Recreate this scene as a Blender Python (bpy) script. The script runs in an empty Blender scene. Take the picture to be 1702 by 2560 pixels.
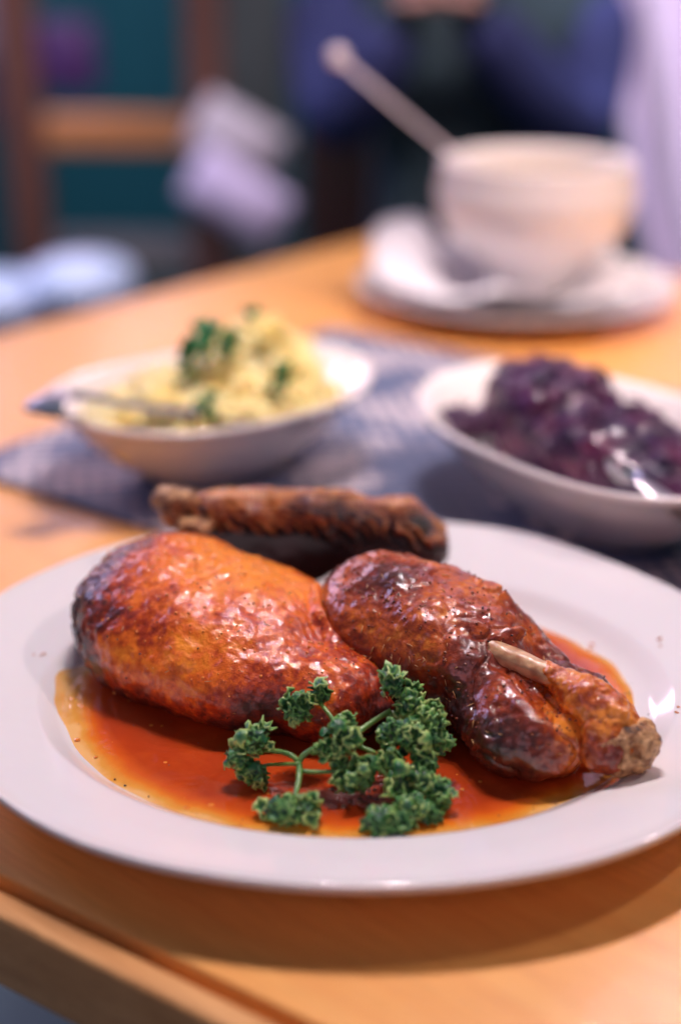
import bpy, bmesh, math, random
import numpy as np
from mathutils import Vector, Matrix
random.seed(7); rng = np.random.default_rng(7)
R = math.radians
sc = bpy.context.scene
COL = sc.collection

# ------------------------------------------------------------------ camera
cam_d = bpy.data.cameras.new("camera"); cam = bpy.data.objects.new("camera", cam_d); COL.objects.link(cam)
cam_d.sensor_fit = 'VERTICAL'; cam_d.sensor_height = 36.0; cam_d.sensor_width = 24.0; cam_d.lens = 50.0
cam_d.clip_start = 0.02; cam_d.clip_end = 60.0
CP = Vector((-0.0059, -0.4931, 0.2897)); PITCH = R(22.5)
cam.location = CP; cam.rotation_euler = (R(90) - PITCH, 0, 0)
cam_d.dof.use_dof = True; cam_d.dof.focus_distance = 0.517; cam_d.dof.aperture_fstop = 2.5; cam_d.dof.aperture_blades = 0
sc.camera = cam

# ------------------------------------------------------------------ world + lamps
w = bpy.data.worlds.new("World"); sc.world = w; w.use_nodes = True
w.node_tree.nodes["Background"].inputs[0].default_value = (0.014, 0.075, 0.108, 1)
w.node_tree.nodes["Background"].inputs[1].default_value = 1.0

def lamp(kind, name, loc, power, color, size=.05, target=(0, 0, 0), size_y=None, spot=None):
    l = bpy.data.lights.new(name, kind); l.energy = power; l.color = color
    if kind == 'AREA':
        l.shape = 'RECTANGLE'; l.size = size; l.size_y = size_y or size
    else:
        l.shadow_soft_size = size
    if kind == 'SPOT':
        l.spot_size = spot or R(60); l.spot_blend = .7
    o = bpy.data.objects.new(name, l); COL.objects.link(o); o.location = loc
    d = Vector(target) - Vector(loc)
    o.rotation_euler = d.to_track_quat('-Z', 'Y').to_euler()
    return o
# a row of small ceiling bulbs over the table, and a cool window behind on the left
for i, (x, y, p) in enumerate([(0.06, .44, 37), (.20, .50, 18), (-.08, .40, 17)]):
    lamp('POINT', 'ceiling_bulb', (x, y, 1.35), p, (1.0, .80, .82), .013)
lamp('POINT', 'side_bulb', (.80, .18, 1.0), 14, (1.0, .76, .72), .03)
lamp('AREA', 'window_light', (-1.9, 1.5, 1.2), 15, (.58, .55, 1.0), .7, (0, .1, 0), .7)
lamp('AREA', 'far_window_light', (-1.35, 3.6, 1.15), 46, (.95, .66, .88), 1.3, (0, .3, 0), 1.1)
lamp('AREA', 'front_fill_light', (-.3, -1.9, 1.3), 7.5, (1.0, .43, .52), 1.6, (0, .2, 0), 1.0)  # unseen pink fill added on the camera side to lift the shadows
lamp('AREA', 'back_fill_light', (.1, .9, 2.0), 3, (.8, .80, 1.0), .8, (-.05, 2.2, -.2), .4)  # unseen fill, turned so it brightens only the background
for (p, tx, pw, sp, c) in (((-.3, 1.6, 1.6), (-.19, 2.08, -.12), 80, 13, (1, .85, 1)), ((-.6, .9, 1.6), (-.42, 1.55, -.2), 90, 15, (.72, .85, 1)), ((-.5, 1.5, 1.7), (-.46, 2.2, -.06), 80, 8, (1, .62, .42)),
                          ((.5, .8, 1.7), (.52, 1.6, .0), 110, 26, (.88, .82, 1)), ((.1, .5, 1.5), (.13, 1.36, .18), 30, 14, (1, .8, .85)), ((.5, .75, 1.6), (.30, 1.42, .08), 22, 9, (.7, .7, 1)), ((-.3, .75, 1.6), (.0, 1.36, .06), 34, 7, (.7, .7, 1)), ((-.8, 1.4, 1.7), (-.62, 2.2, .05), 40, 12, (.95, .75, 1)),
                          ((.72, -.12, 1.25), (.15, .50, .05), 56, 26, (1, .78, .72))):
    lamp('SPOT', 'added_fill_spot', p, pw, c, .04, tx, None, R(sp))  # unseen spots added to brighten single background pieces and the cup

sc.view_settings.view_transform = 'Standard'; sc.view_settings.look = 'None'
sc.view_settings.exposure = 0.0; sc.view_settings.gamma = 1.0
sc.cycles.use_denoising = True; sc.cycles.denoising_prefilter = 'ACCURATE'; sc.cycles.denoising_input_passes = 'RGB_ALBEDO_NORMAL'
sc.cycles.sample_clamp_indirect = 6
sc.cycles.max_bounces = 8
sc.cycles.caustics_reflective = False; sc.cycles.caustics_refractive = False

def at(px, py, Y):
    """point on the vertical plane y=Y seen at (px,py) of the 1568x2358 view"""
    s = 1.0855
    f = Vector((0, math.cos(PITCH), -math.sin(PITCH))); u = Vector((0, math.sin(PITCH), math.cos(PITCH)))
    d = f + Vector((1, 0, 0)) * ((px*s-851)/3556) - u * ((py*s-1280)/3556)
    return CP + d * ((Y-CP.y)/d.y)

# ------------------------------------------------------------------ object helpers
def link(name, me, m=None, parent=None, smooth=True):
    o = bpy.data.objects.new(name, me); COL.objects.link(o)
    if m: me.materials.append(m)
    if smooth and len(me.polygons):
        me.polygons.foreach_set('use_smooth', [True]*len(me.polygons))
    if parent: o.parent = parent
    return o
def tag(o, label, cat=None, group=None, kind=None):
    if label: o['label'] = label
    if cat: o['category'] = cat
    if group: o['group'] = group
    if kind: o['kind'] = kind
    return o
def thing(name, label, cat, group=None, loc=(0, 0, 0)):
    o = bpy.data.objects.new(name, None); COL.objects.link(o); o.location = loc; o.empty_display_size = .02
    return tag(o, label, cat, group)
def mesh(name, v, f):
    me = bpy.data.meshes.new(name); me.from_pydata([tuple(p) for p in v], [], [tuple(q) for q in f]); me.update()
    return me
def box(name, m, lo, hi, parent=None, bevel=0, M=None):
    bm = bmesh.new(); bmesh.ops.create_cube(bm, size=1)
    for v in bm.verts:
        v.co = Vector([lo[k] + (v.co[k]+.5)*(hi[k]-lo[k]) for k in range(3)])
    if bevel: bmesh.ops.bevel(bm, geom=list(bm.edges), offset=bevel, segments=4, affect='EDGES', profile=.5)
    if M is not None: bm.transform(M)
    me = bpy.data.meshes.new(name); bm.to_mesh(me); bm.free()
    return link(name, me, m, parent, smooth=bevel > 0)
def loft(rings, closed=True, cap0=False, cap1=False):
    """rings: list of equal-length point lists"""
    n = len(rings[0]); v = [p for r in rings for p in r]; f = []
    for i in range(len(rings)-1):
        for j in range(n if closed else n-1):
            k = (j+1) % n
            f.append((i*n+j, i*n+k, (i+1)*n+k, (i+1)*n+j))
    if cap0: f.append(tuple(reversed(range(n))))
    if cap1: f.append(tuple(range((len(rings)-1)*n, len(rings)*n)))
    return v, f
def tube_rings(pts, rad, n=10):
    pts = [Vector(p) for p in pts]; rings = []
    up = Vector((0, 0, 1))
    for i, p in enumerate(pts):
        t = (pts[min(i+1, len(pts)-1)] - pts[max(i-1, 0)]).normalized()
        a = t.cross(up);  a = a.normalized() if a.length > 1e-4 else Vector((1, 0, 0))
        b = t.cross(a).normalized()
        r = rad[i] if (hasattr(rad, '__len__') and not isinstance(rad, tuple)) else rad
        ra, rb = r if isinstance(r, tuple) else (r, r)
        rings.append([p + a*ra*math.cos(2*math.pi*j/n) + b*rb*math.sin(2*math.pi*j/n) for j in range(n)])
    return rings
def tube(name, pts, rad, m, parent=None, n=10):
    v, f = loft(tube_rings(pts, rad, n), True, True, True)
    return link(name, mesh(name, v, f), m, parent)
def bez(p0, p1, p2, n=8):
    p0, p1, p2 = Vector(p0), Vector(p1), Vector(p2)
    return [p0*(1-t)**2 + p1*2*t*(1-t) + p2*t*t for t in [i/(n-1) for i in range(n)]]
def lathe(name, prof, m, parent=None, n=72, fn=None, loc=(0, 0, 0)):
    rings = []
    for (r, z) in prof:
        ring = []
        for j in range(n):
            a = 2*math.pi*j/n; x, y, zz = (r*math.cos(a), r*math.sin(a), z) if fn is None else fn(r, z, a)
            ring.append((x+loc[0], y+loc[1], zz+loc[2]))
        rings.append(ring)
    v, f = loft(rings, True, True, True)
    return link(name, mesh(name, v, f), m, parent)

# ------------------------------------------------------------------ noise (numpy, gradient free value noise)
def _h(ix, iy, iz, s):
    n = (ix*374761393 + iy*668265263 + iz*2147483647 + s*974711) & 0x7fffffff
    n = ((n ^ (n >> 13)) * 1274126177) & 0x7fffffff
    n = ((n ^ (n >> 16)) * 668265263) & 0x7fffffff
    return ((n ^ (n >> 15)) & 0xffff) / 32767.5 - 1.0
def vnoise(P, s=0):
    i = np.floor(P).astype(np.int64); t = P-i; t = t*t*t*(t*(t*6-15)+10)
    r = 0
    for dx in (0, 1):
        for dy in (0, 1):
            for dz in (0, 1):
                wt = (t[:, 0] if dx else 1-t[:, 0])*(t[:, 1] if dy else 1-t[:, 1])*(t[:, 2] if dz else 1-t[:, 2])
                r = r + wt*_h(i[:, 0]+dx, i[:, 1]+dy, i[:, 2]+dz, s)
    return r
def fbm(P, sc_, o=4, s=0, g=.5):
    r = 0; a = 1; q = P*sc_
    for k in range(o):
        r = r + a*vnoise(q+k*13.7, s+k); q = q*2.03; a *= g
    return r

# ------------------------------------------------------------------ implicit surfaces
def ell(P, c, r, rot=(0, 0, 0)):
    M = np.array(Matrix.Rotation(R(rot[2]), 3, 'Z') @ Matrix.Rotation(R(rot[1]), 3, 'Y') @ Matrix.Rotation(R(rot[0]), 3, 'X'))
    q = (P-np.array(c)) @ M; r = np.array(r)
    k0 = np.linalg.norm(q/r, axis=1); k1 = np.linalg.norm(q/(r*r), axis=1)+1e-9
    return k0*(k0-1)/k1
def cap(P, a, b, ra, rb):
    a, b = np.array(a, float), np.array(b, float); ab = b-a
    t = np.clip((P-a) @ ab/(ab@ab), 0, 1)
    return np.linalg.norm(P-a-t[:, None]*ab, axis=1)-(ra+(rb-ra)*t)
def smin(a, b, k):
    h = np.clip(.5+.5*(b-a)/k, 0, 1); return b*(1-h)+a*h-k*h*(1-h)
def smax(a, b, k): return -smin(-a, -b, k)
def nets(fn, lo, hi, h):
    lo = np.array(lo, float); n = np.ceil((np.array(hi)-lo)/h).astype(int)+1
    ax = [lo[k]+h*np.arange(n[k]) for k in range(3)]
    X, Y, Z = np.meshgrid(*ax, indexing='ij'); P = np.stack([X.ravel(), Y.ravel(), Z.ravel()], 1)
    F = np.concatenate([fn(P[i:i+400000]) for i in range(0, len(P), 400000)]).reshape(n)
    ins = F < 0
    cnt = np.zeros(n-1, int)
    for a in (0, 1):
        for b in (0, 1):
            for c in (0, 1):
                cnt += ins[a:n[0]-1+a, b:n[1]-1+b, c:n[2]-1+c]
    act = (cnt > 0) & (cnt < 8); idx = -np.ones(act.shape, int); cells = np.argwhere(act); idx[act] = np.arange(len(cells))
    s = np.zeros((len(cells), 3)); k = np.zeros(len(cells))
    cor = [(a, b, c) for a in (0, 1) for b in (0, 1) for c in (0, 1)]
    for i, a in enumerate(cor):
        for b in cor[i+1:]:
            if sum(abs(a[q]-b[q]) for q in range(3)) != 1: continue
            fa = F[tuple((cells+a).T)]; fb = F[tuple((cells+b).T)]; m = (fa < 0) != (fb < 0)
            t = np.where(m, fa/np.where(m, fa-fb, 1), 0)[:, None]
            p = np.array(a)+t*(np.array(b)-np.array(a)); s += p*m[:, None]; k += m
    V = lo+h*(cells+s/k[:, None])
    faces = []
    for axn in range(3):
        sl0 = [slice(None)]*3; sl1 = [slice(None)]*3; sl0[axn] = slice(0, -1); sl1[axn] = slice(1, None)
        ch = ins[tuple(sl0)] != ins[tuple(sl1)]; E = np.argwhere(ch)
        u, v = (axn+1) % 3, (axn+2) % 3
        E = E[(E[:, u] > 0) & (E[:, v] > 0) & (E[:, u] < n[u]-1) & (E[:, v] < n[v]-1)]
        q = []
        for du, dv in ((-1, -1), (0, -1), (0, 0), (-1, 0)):
            c = E.copy(); c[:, u] += du; c[:, v] += dv; q.append(idx[tuple(c.T)])
        q = np.stack(q, 1); fl = ~ins[tuple(E.T)]
        q[fl] = q[fl][:, ::-1]; faces.append(q)
    return V, np.concatenate(faces)
def grad(fn, V, e=4e-4):
    g = np.stack([fn(V+np.eye(3)[k]*e)-fn(V-np.eye(3)[k]*e) for k in range(3)], 1)
    return g/(np.linalg.norm(g, axis=1)[:, None]+1e-9)
def sdf_obj(name, fn, lo, hi, h, m, parent=None, disp=None, attrs=None):
    V, F = nets(fn, lo, hi, h); N = grad(fn, V)
    W = V if disp is None else V+N*disp(V, N)[:, None]
    me = bpy.data.meshes.new(name); me.vertices.add(len(W)); me.vertices.foreach_set('co', W.astype(np.float32).ravel())
    me.loops.add(F.size); me.loops.foreach_set('vertex_index', F.astype(np.int32).ravel())
    me.polygons.add(len(F)); me.polygons.foreach_set('loop_start', np.arange(0, F.size, 4, dtype=np.int32))
    me.update(calc_edges=True); me.validate()
    for k, g in (attrs or {}).items():
        a = me.attributes.new(k, 'FLOAT', 'POINT'); a.data.foreach_set('value', np.clip(g(V, N), 0, 1).astype(np.float32))
    return link(name, me, m, parent)
def gauss(V, c, r): return np.exp(-(((V-np.array(c))/np.array(r))**2).sum(1))

# ------------------------------------------------------------------ materials
class NT:
    def __init__(s, name):
        s.m = bpy.data.materials.new(name); s.m.use_nodes = True; s.t = s.m.node_tree; s.b = s.t.nodes['Principled BSDF']
    def n(s, ty, **kw):
        o = s.t.nodes.new(ty)
        for k, v in kw.items(): setattr(o, k, v)
        return o
    def l(s, a, b): s.t.links.new(a, b)
    def co(s, scale=(1, 1, 1), rot=(0, 0, 0)):
        g = s.n('ShaderNodeTexCoord'); mp = s.n('ShaderNodeMapping'); mp.inputs['Scale'].default_value = scale; mp.inputs['Rotation'].default_value = rot
        s.l(g.outputs['Object'], mp.inputs[0]); return mp.outputs[0]
    def noise(s, co, scale, detail=4, rough=.5, dist=0):
        o = s.n('ShaderNodeTexNoise'); s.l(co, o.inputs['Vector']); o.inputs['Scale'].default_value = scale
        o.inputs['Detail'].default_value = detail; o.inputs['Roughness'].default_value = rough; o.inputs['Distortion'].default_value = dist
        return o.outputs[0]
    def voro(s, co, scale, feature='F1'):
        o = s.n('ShaderNodeTexVoronoi', feature=feature); s.l(co, o.inputs['Vector']); o.inputs['Scale'].default_value = scale; return o.outputs[0]
    def ramp(s, fac, stops):
        o = s.n('ShaderNodeValToRGB'); s.l(fac, o.inputs[0]); e = o.color_ramp.elements
        while len(e) < len(stops): e.new(.5)
        for k, (p, c) in enumerate(stops):
            e[k].position = p; e[k].color = (*c, 1) if hasattr(c, '__len__') else (c, c, c, 1)
        return o.outputs[0]
    def math(s, op, a, b=None, c=None):
        o = s.n('ShaderNodeMath', operation=op)
        for k, v in enumerate((a, b, c)):
            if v is None: continue
            if hasattr(v, 'is_linked') or hasattr(v, 'links'): s.l(v, o.inputs[k])
            else: o.inputs[k].default_value = v
        return o.outputs[0]
    def mix(s, fac, a, b):
        o = s.n('ShaderNodeMix', data_type='RGBA')
        for k, v in ((0, fac), (6, a), (7, b)):
            if hasattr(v, 'links'): s.l(v, o.inputs[k])
            else: o.inputs[k].default_value = (*v, 1) if hasattr(v, '__len__') else v
        return o.outputs[2]
    def attr(s, nm):
        o = s.n('ShaderNodeAttribute', attribute_name=nm); return o.outputs['Fac']
    def bump(s, h, dist=.001, strength=1.0):
        o = s.n('ShaderNodeBump'); s.l(h, o.inputs['Height']); o.inputs['Distance'].default_value = dist; o.inputs['Strength'].default_value = strength
        s.l(o.outputs[0], s.b.inputs['Normal']); s.l(o.outputs[0], s.b.inputs['Coat Normal']); return o
    def set(s, **kw):
        for k, v in kw.items():
            k = {'color': 'Base Color', 'rough': 'Roughness', 'coat': 'Coat Weight', 'coatr': 'Coat Roughness', 'metal': 'Metallic', 'spec': 'Specular IOR Level',
                 'sss': 'Subsurface Weight', 'sssr': 'Subsurface Radius', 'ssss': 'Subsurface Scale', 'ior': 'IOR', 'trans': 'Transmission Weight', 'sheen': 'Sheen Weight', 'alpha': 'Alpha',
                 'emis': 'Emission Color', 'emiss': 'Emission Strength'}[k]
            i = s.b.inputs[k]
            if hasattr(v, 'links'): s.l(v, i)
            elif hasattr(v, '__len__') and len(v) == 3 and k != 'Subsurface Radius': i.default_value = (*v, 1)
            else: i.default_value = v
        return s
def plain(name, color, rough=.5, vary=.12, scale=8, bump=0, bscale=60, **kw):
    t = NT(name); co = t.co(); nz = t.noise(co, scale, 4)
    a = tuple(c*(1-vary) for c in color); b = tuple(min(1, c*(1+vary)) for c in color)
    t.set(color=t.ramp(nz, [(.3, a), (.7, b)]), rough=rough, **kw)
    if bump: t.bump(t.noise(co, bscale, 4), bump)
    return t.m

# porcelain
def porcelain(name, c=(.82, .80, .80), rough=.12):
    t = NT(name); co = t.co(); nz = t.noise(co, 9, 3)
    t.set(color=t.ramp(nz, [(.3, tuple(x*.97 for x in c)), (.7, c)]), rough=rough, coat=.6, coatr=.05, sss=.05, ssss=.004)
    t.bump(t.noise(co, 60, 2), .00025, .5); return t.m
M_PLATE = porcelain('glazed_porcelain')
M_BOWL = porcelain('bowl_porcelain', (.90, .84, .80), .14)
M_CUP = porcelain('cup_porcelain', (.90, .84, .82), .06)

# wood
def wood(name, rot=0, c0=(.97, .49, .135), c1=(.90, .39, .10), rough=.32):
    t = NT(name); co = t.co((1, 1, 1), (0, 0, rot)); 
    mp = t.n('ShaderNodeMapping'); mp.inputs['Scale'].default_value = (3, 40, 40); t.l(co, mp.inputs[0])
    g = t.noise(mp.outputs[0], 3.2, 6, .6, .4)
    mp2 = t.n('ShaderNodeMapping'); mp2.inputs['Scale'].default_value = (8, 260, 260); t.l(co, mp2.inputs[0])
    f = t.noise(mp2.outputs[0], 6, 3, .6)
    big = t.noise(co, 7, 3)
    c = t.ramp(g, [(.32, c1), (.62, c0)])
    c = t.mix(t.math('MULTIPLY', t.ramp(f, [(.35, .9), (.6, 0)]), .42), c, tuple(x*.6 for x in c1))
    c = t.mix(t.math('MULTIPLY', big, .25), c, tuple(x*.8 for x in c0))
    t.set(color=c, rough=rough+.08, spec=.3, coat=.42, coatr=.13)
    t.bump(f, .0006, .5); return t.m
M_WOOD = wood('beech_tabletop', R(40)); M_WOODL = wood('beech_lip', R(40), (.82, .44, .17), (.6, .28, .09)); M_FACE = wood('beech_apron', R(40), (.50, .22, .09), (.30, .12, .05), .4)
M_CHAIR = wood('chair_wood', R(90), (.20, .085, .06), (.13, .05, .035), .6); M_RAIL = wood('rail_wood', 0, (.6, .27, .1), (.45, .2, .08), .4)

# roast skin
def skin(name, stops, pore=0., bump1=.0009, scale=1., fine=.6, coat=.7):
    t = NT(name); co = t.co()
    n1 = t.noise(co, 42*scale, 6, .62, .3); n2 = t.noise(co, 260*scale, 5, .65); n3 = t.noise(co, 15*scale, 3, .5)
    ro = t.attr('roast')  # browning, with light and shade painted in
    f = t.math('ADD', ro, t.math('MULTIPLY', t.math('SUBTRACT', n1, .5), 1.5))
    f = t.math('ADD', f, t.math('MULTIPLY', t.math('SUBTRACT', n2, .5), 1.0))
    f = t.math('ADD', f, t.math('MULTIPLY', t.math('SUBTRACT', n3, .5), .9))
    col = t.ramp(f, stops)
    # small dark burnt specks
    sp = t.voro(co, 210*scale); spm = t.math('MULTIPLY', t.ramp(sp, [(.10, 1), (.2, 0)]), t.ramp(n1, [(.52, 0), (.62, .8)]))
    col = t.mix(spm, col, (.05, .014, .008))
    rg = t.ramp(n2, [(.3, .28), (.7, .55)])
    t.set(color=col, rough=rg, spec=.14, coat=coat, coatr=.10, sss=.05, sssr=(1, .2, .05), ssss=.0015)
    vo = t.n('ShaderNodeTexVoronoi', feature='SMOOTH_F1'); t.l(co, vo.inputs['Vector']); vo.inputs['Scale'].default_value = 330
    pores = t.math('MULTIPLY', t.math('MULTIPLY', vo.outputs[0], t.attr('pore')), -1.0)
    wr = t.noise(co, 520, 4, .7); wr2 = t.noise(co, 150*scale, 5, .65, .5)
    h = t.math('ADD', t.math('MULTIPLY', wr2, 1.0), t.math('ADD', t.math('MULTIPLY', wr, fine), t.math('MULTIPLY', pores, 3.5)))
    t.bump(h, bump1, .9)
    hc = t.math('ADD', wr2, t.math('ADD', t.math('MULTIPLY', wr, fine*.8), t.math('MULTIPLY', pores, 3.0)))
    bc_ = t.n('ShaderNodeBump'); t.l(hc, bc_.inputs['Height']); bc_.inputs['Distance'].default_value = bump1*.55; t.b.inputs['Coat IOR'].default_value = 1.65; t.l(bc_.outputs[0], t.b.inputs['Coat Normal'])
    return t.m
ST_B = [(.0, (.95, .30, .022)), (.28, (.78, .150, .010)), (.50, (.42, .042, .006)), (.72, (.13, .016, .008)), (1, (.018, .010, .012))]
ST_L = [(.0, (.82, .28, .035)), (.22, (.54, .105, .010)), (.45, (.28, .036, .008)), (.70, (.13, .020, .009)), (1, (.035, .012, .009))]
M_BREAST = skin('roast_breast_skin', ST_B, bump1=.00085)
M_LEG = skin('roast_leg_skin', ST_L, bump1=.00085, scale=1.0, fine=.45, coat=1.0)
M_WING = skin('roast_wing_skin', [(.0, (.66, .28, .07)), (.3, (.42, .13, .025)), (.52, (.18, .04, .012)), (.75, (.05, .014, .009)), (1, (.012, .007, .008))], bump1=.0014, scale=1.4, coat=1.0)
t = NT('leg_bone'); co = t.co(); t.set(color=t.mix(t.math('MULTIPLY', t.ramp(t.noise(co, 150, 5), [(.38, 0), (.62, 1)]), .75), (.76, .50, .27), (.34, .09, .035)), rough=.35, coat=.4, sss=.2, ssss=.002); t.bump(t.noise(co, 400, 3), .0003); M_BONE = t.m
t = NT('bone_end'); co = t.co(); t.set(color=t.ramp(t.noise(co, 190, 5, .6, .4), [(.36, (.04, .018, .010)), (.46, (.36, .15, .05)), (.60, (.78, .46, .20))]), rough=.38, coat=.35, coatr=.2); t.bump(t.noise(co, 330, 5, .7), .0016); M_KNUCK = t.m
M_WINGSHADOW = plain('under_wing_shadow', (.018, .010, .012), .75, .4, 60, .001, 200, spec=.2)  # near black, colour of the painted shadow under the wing
t = NT('herb_fleck'); t.set(color=(.62, .33, .12), rough=.4, coat=.5); M_FLECK = t.m
t = NT('pepper_grain'); t.set(color=(.02, .012, .01), rough=.35, coat=.5); M_PEPPER = t.m

# ------------------------------------------------------------------ setting
M_FLOOR = plain('dark_floor', (.05, .13, .15), .45, .3, 3)
M_WALL = plain('dark_teal_wall', (.01, .16, .20), .8, .18, 1.2)
box('floor', M_FLOOR, (-3.2, -1.6, -.80), (3.2, 4.2, -.75)); tag(bpy.data.objects['floor'], None, kind='structure')
o = box('wall', M_WALL, (-3.2, 4.0, -.75), (3.2, 4.1, 2.4)); tag(o, None, kind='structure')

# table: top panel, groove, lip and apron along the front-left side
c0 = Vector((-.5639, .1853, 0)); e1 = Vector((.8350, -.5502, 0)).normalized(); e2 = Vector((.6216, .7833, 0)).normalized()
MT = Matrix(((e1.x, e2.x, 0, c0.x), (e1.y, e2.y, 0, c0.y), (0, 0, 1, 0), (0, 0, 0, 1)))
tb = thing('table', 'pale varnished wooden table with a grooved lip along its near edge', 'table', loc=(0, 0, -.75))
def tpart(nm, m, lo, hi, bv):
    o = box(nm, m, lo, hi, None, bv, MT); o.parent = tb; o.location = (0, 0, .75); return o
tpart('tabletop', M_WOOD, (0, 0.0026, -.024), (1.5, .960, 0), .0012)
tpart('lip', M_WOODL, (-.0, -.0125, -.031), (1.5, -.0022, -.0006), .0024)
tpart('apron', M_FACE, (.06, .050, -.10), (1.44, .070, -.0245), .002)
for (x, y) in ((.05, .05), (.05, .88), (1.44, .05), (1.44, .88)):
    tpart('leg', M_CHAIR, (x-.03, y-.03, -.75), (x+.03, y+.03, -.024), .004)

# ------------------------------------------------------------------ plate
KA = [(-180, 1.005), (-160, 1.0), (-138, .992), (-128, 1.001), (-118, 1.003), (-108, .990), (-94, .991), (-82, .997), (-73, 1.005), (-62, 1.016), (-51, 1.012), (-30, 1.0), (0, .99), (20, .982), (32, .968), (43, .970), (52, .980), (62, .992), (73, .984), (90, .99), (110, .998), (125, 1.004), (137, 1.010), (147, 1.010), (158, 1.018), (180, 1.005)]
def kwave(a):
    d = math.degrees(a); d = (d+180) % 360-180
    return float(np.interp(d, [p[0] for p in KA], [p[1] for p in KA]))
kk = np.array([kwave(2*math.pi*j/360) for j in range(360)])
kk = sum(np.roll(kk, s) for s in range(-6, 7))/13
OA, OB = .160, .145; IA, IB, IY = .1225, .1035, -.0025
def plate_pt(t, z, a, zfix=False):
    """t: 0 centre .. 1 well shoulder .. 2 outer rim"""
    k = kk[int(round(math.degrees(a))) % 360]
    if t <= 1: x, y = IA*t*math.cos(a), IB*t*math.sin(a)+IY
    else:
        q = t-1; x = IA*(1-q)*math.cos(a)+OA*k*q*math.cos(a); y = (IB*math.sin(a)+IY)*(1-q)+OB*k*q*math.sin(a)
        z = z+(k-1)*q*.05
    return x, y, z
prof = [(.0, .0062), (.3, .0062), (.6, .0062), (.78, .0063), (.86, .0070), (.92, .0084), (.955, .0108), (.98, .0132), (1.0, .0144), (1.02, .0149), (1.06, .0154), (1.2, .0166), (1.4, .0186), (1.6, .0205), (1.8, .0222), (1.9, .0232), (1.95, .0241), (1.98, .0246), (2.0, .0243), (2.008, .0233), (2.0, .0220), (1.97, .0207), (1.9, .0192), (1.6, .0160), (1.3, .0128), (1.05, .0105), (.95, .0072), (.86, .0040), (.74, .0024), (.735, .0004), (.69, .0004), (.68, .0022), (.3, .0024), (.0, .0024)]
lathe('dinner_plate', prof, M_PLATE, n=360, fn=plate_pt)
tag(bpy.data.objects['dinner_plate'], 'large white oval plate with a wide wavy rim holding the roast duck', 'plate')

# ------------------------------------------------------------------ sauce
t = NT('brown_gravy'); co = t.co(); dp = t.attr('depth')
n = t.noise(co, 28, 4, .55, .4); n2 = t.noise(co, 90, 5)
f = t.math('ADD', dp, t.math('MULTIPLY', t.math('SUBTRACT', n, .5), .6)); f = t.math('ADD', f, t.math('MULTIPLY', t.math('SUBTRACT', n2, .5), .3))
t.set(color=t.ramp(f, [(0, (.80, .46, .16)), (.10, (.72, .33, .05)), (.3, (.72, .20, .015)), (.6, (.62, .10, .012)), (1, (.42, .050, .010))]), rough=.06, coat=.5, coatr=.03, sss=.15, sssr=(1, .3, .1), ssss=.003)
t.bump(t.noise(co, 45, 4, .5, .6), .0022, .5); M_SAUCE = t.m
# surface sheet clipped to the well, with an uneven outline
SZ = .0090
def sauce_edge(a):
    # radius factor (of the well shoulder) at which the liquid meets the porcelain
    d = math.degrees(a) % 360
    return float(np.interp(d, [0, 20, 40, 60, 120, 140, 155, 165, 175, 185, 195, 205, 215, 230, 250, 290, 320, 335, 345, 360],
                              [.89, .90, .88, .86, .84, .80, .84, .93, .975, .965, .935, .92, .925, .94, .945, .945, .945, .93, .91, .89]))
rings, dep = [], []
NS = 240
for i in range(40):
    u = (i/39)**.8; ring = []
    for j in range(NS):
        a = 2*math.pi*j/NS; e = sauce_edge(a)+.006*math.sin(9*a)+.004*math.sin(23*a+1); tt = e*u
        z = SZ+.0002-.0010*max(0, (u-.93)/.07)**2
        z = max(z, float(np.interp(tt, [p[0] for p in prof[:12]], [p[1] for p in prof[:12]]))+.00035 if u < .999 else -1)
        if u >= .999: z = float(np.interp(tt, [p[0] for p in prof[:12]], [p[1] for p in prof[:12]]))-.0001
        ring.append(plate_pt(tt, z, a))
        fl = float(np.interp(tt, [p[0] for p in prof[:12]], [p[1] for p in prof[:12]]))
        x_, y_ = ring[-1][0], ring[-1][1]
        dd = min(1, (SZ-fl)/.0030*1.15)*min(1, (1-u)*7+.05)
        dd *= min(1, max(.0, (x_+.1165+.006*math.sin(y_*90))/.016)) if y_ > -.06 else 1
        dep.append(max(0, dd))
    rings.append(ring)
v, f = loft(rings); v = v; me = mesh('sauce', v, f)
at_ = me.attributes.new('depth', 'FLOAT', 'POINT'); at_.data.foreach_set('value', dep)
so = link('gravy', me, M_SAUCE); tag(so, 'glossy orange brown gravy pooled in the well of the oval plate', 'gravy')
# bubbles and fat droplets floating by the parsley
t = NT('gravy_bubble'); t.set(color=(.75, .45, .3), rough=.04, trans=.8, ior=1.33); M_BUB = t.m
def uv_sphere(c, r, n=8, sq=1.):
    rings = []
    for i in range(1, n):
        p = math.pi*i/n; rings.append([(c[0]+r*math.sin(p)*math.cos(2*math.pi*j/12), c[1]+r*math.sin(p)*math.sin(2*math.pi*j/12), c[2]-r*math.cos(p)*sq) for j in range(12)])
    return loft(rings, True, True, True)
def merged(name, parts, m, parent=None):
    V, F = [], []
    for v, f in parts:
        b = len(V); V += list(v); F += [tuple(i+b for i in q) for q in f]
    return link(name, mesh(name, V, F), m, parent)
bl = []
for k in range(60):
    c = at(random.gauss(840, 38), random.gauss(1832, 18), -.078); d = c-CP; c = CP+d*((SZ-CP.z)/d.z)
    bl.append(uv_sphere((c.x, c.y, SZ+.0002), random.uniform(.0003, .0011), 6))
b = merged('bubble', bl, M_BUB, so); b['kind'] = 'stuff'
dr = []
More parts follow.
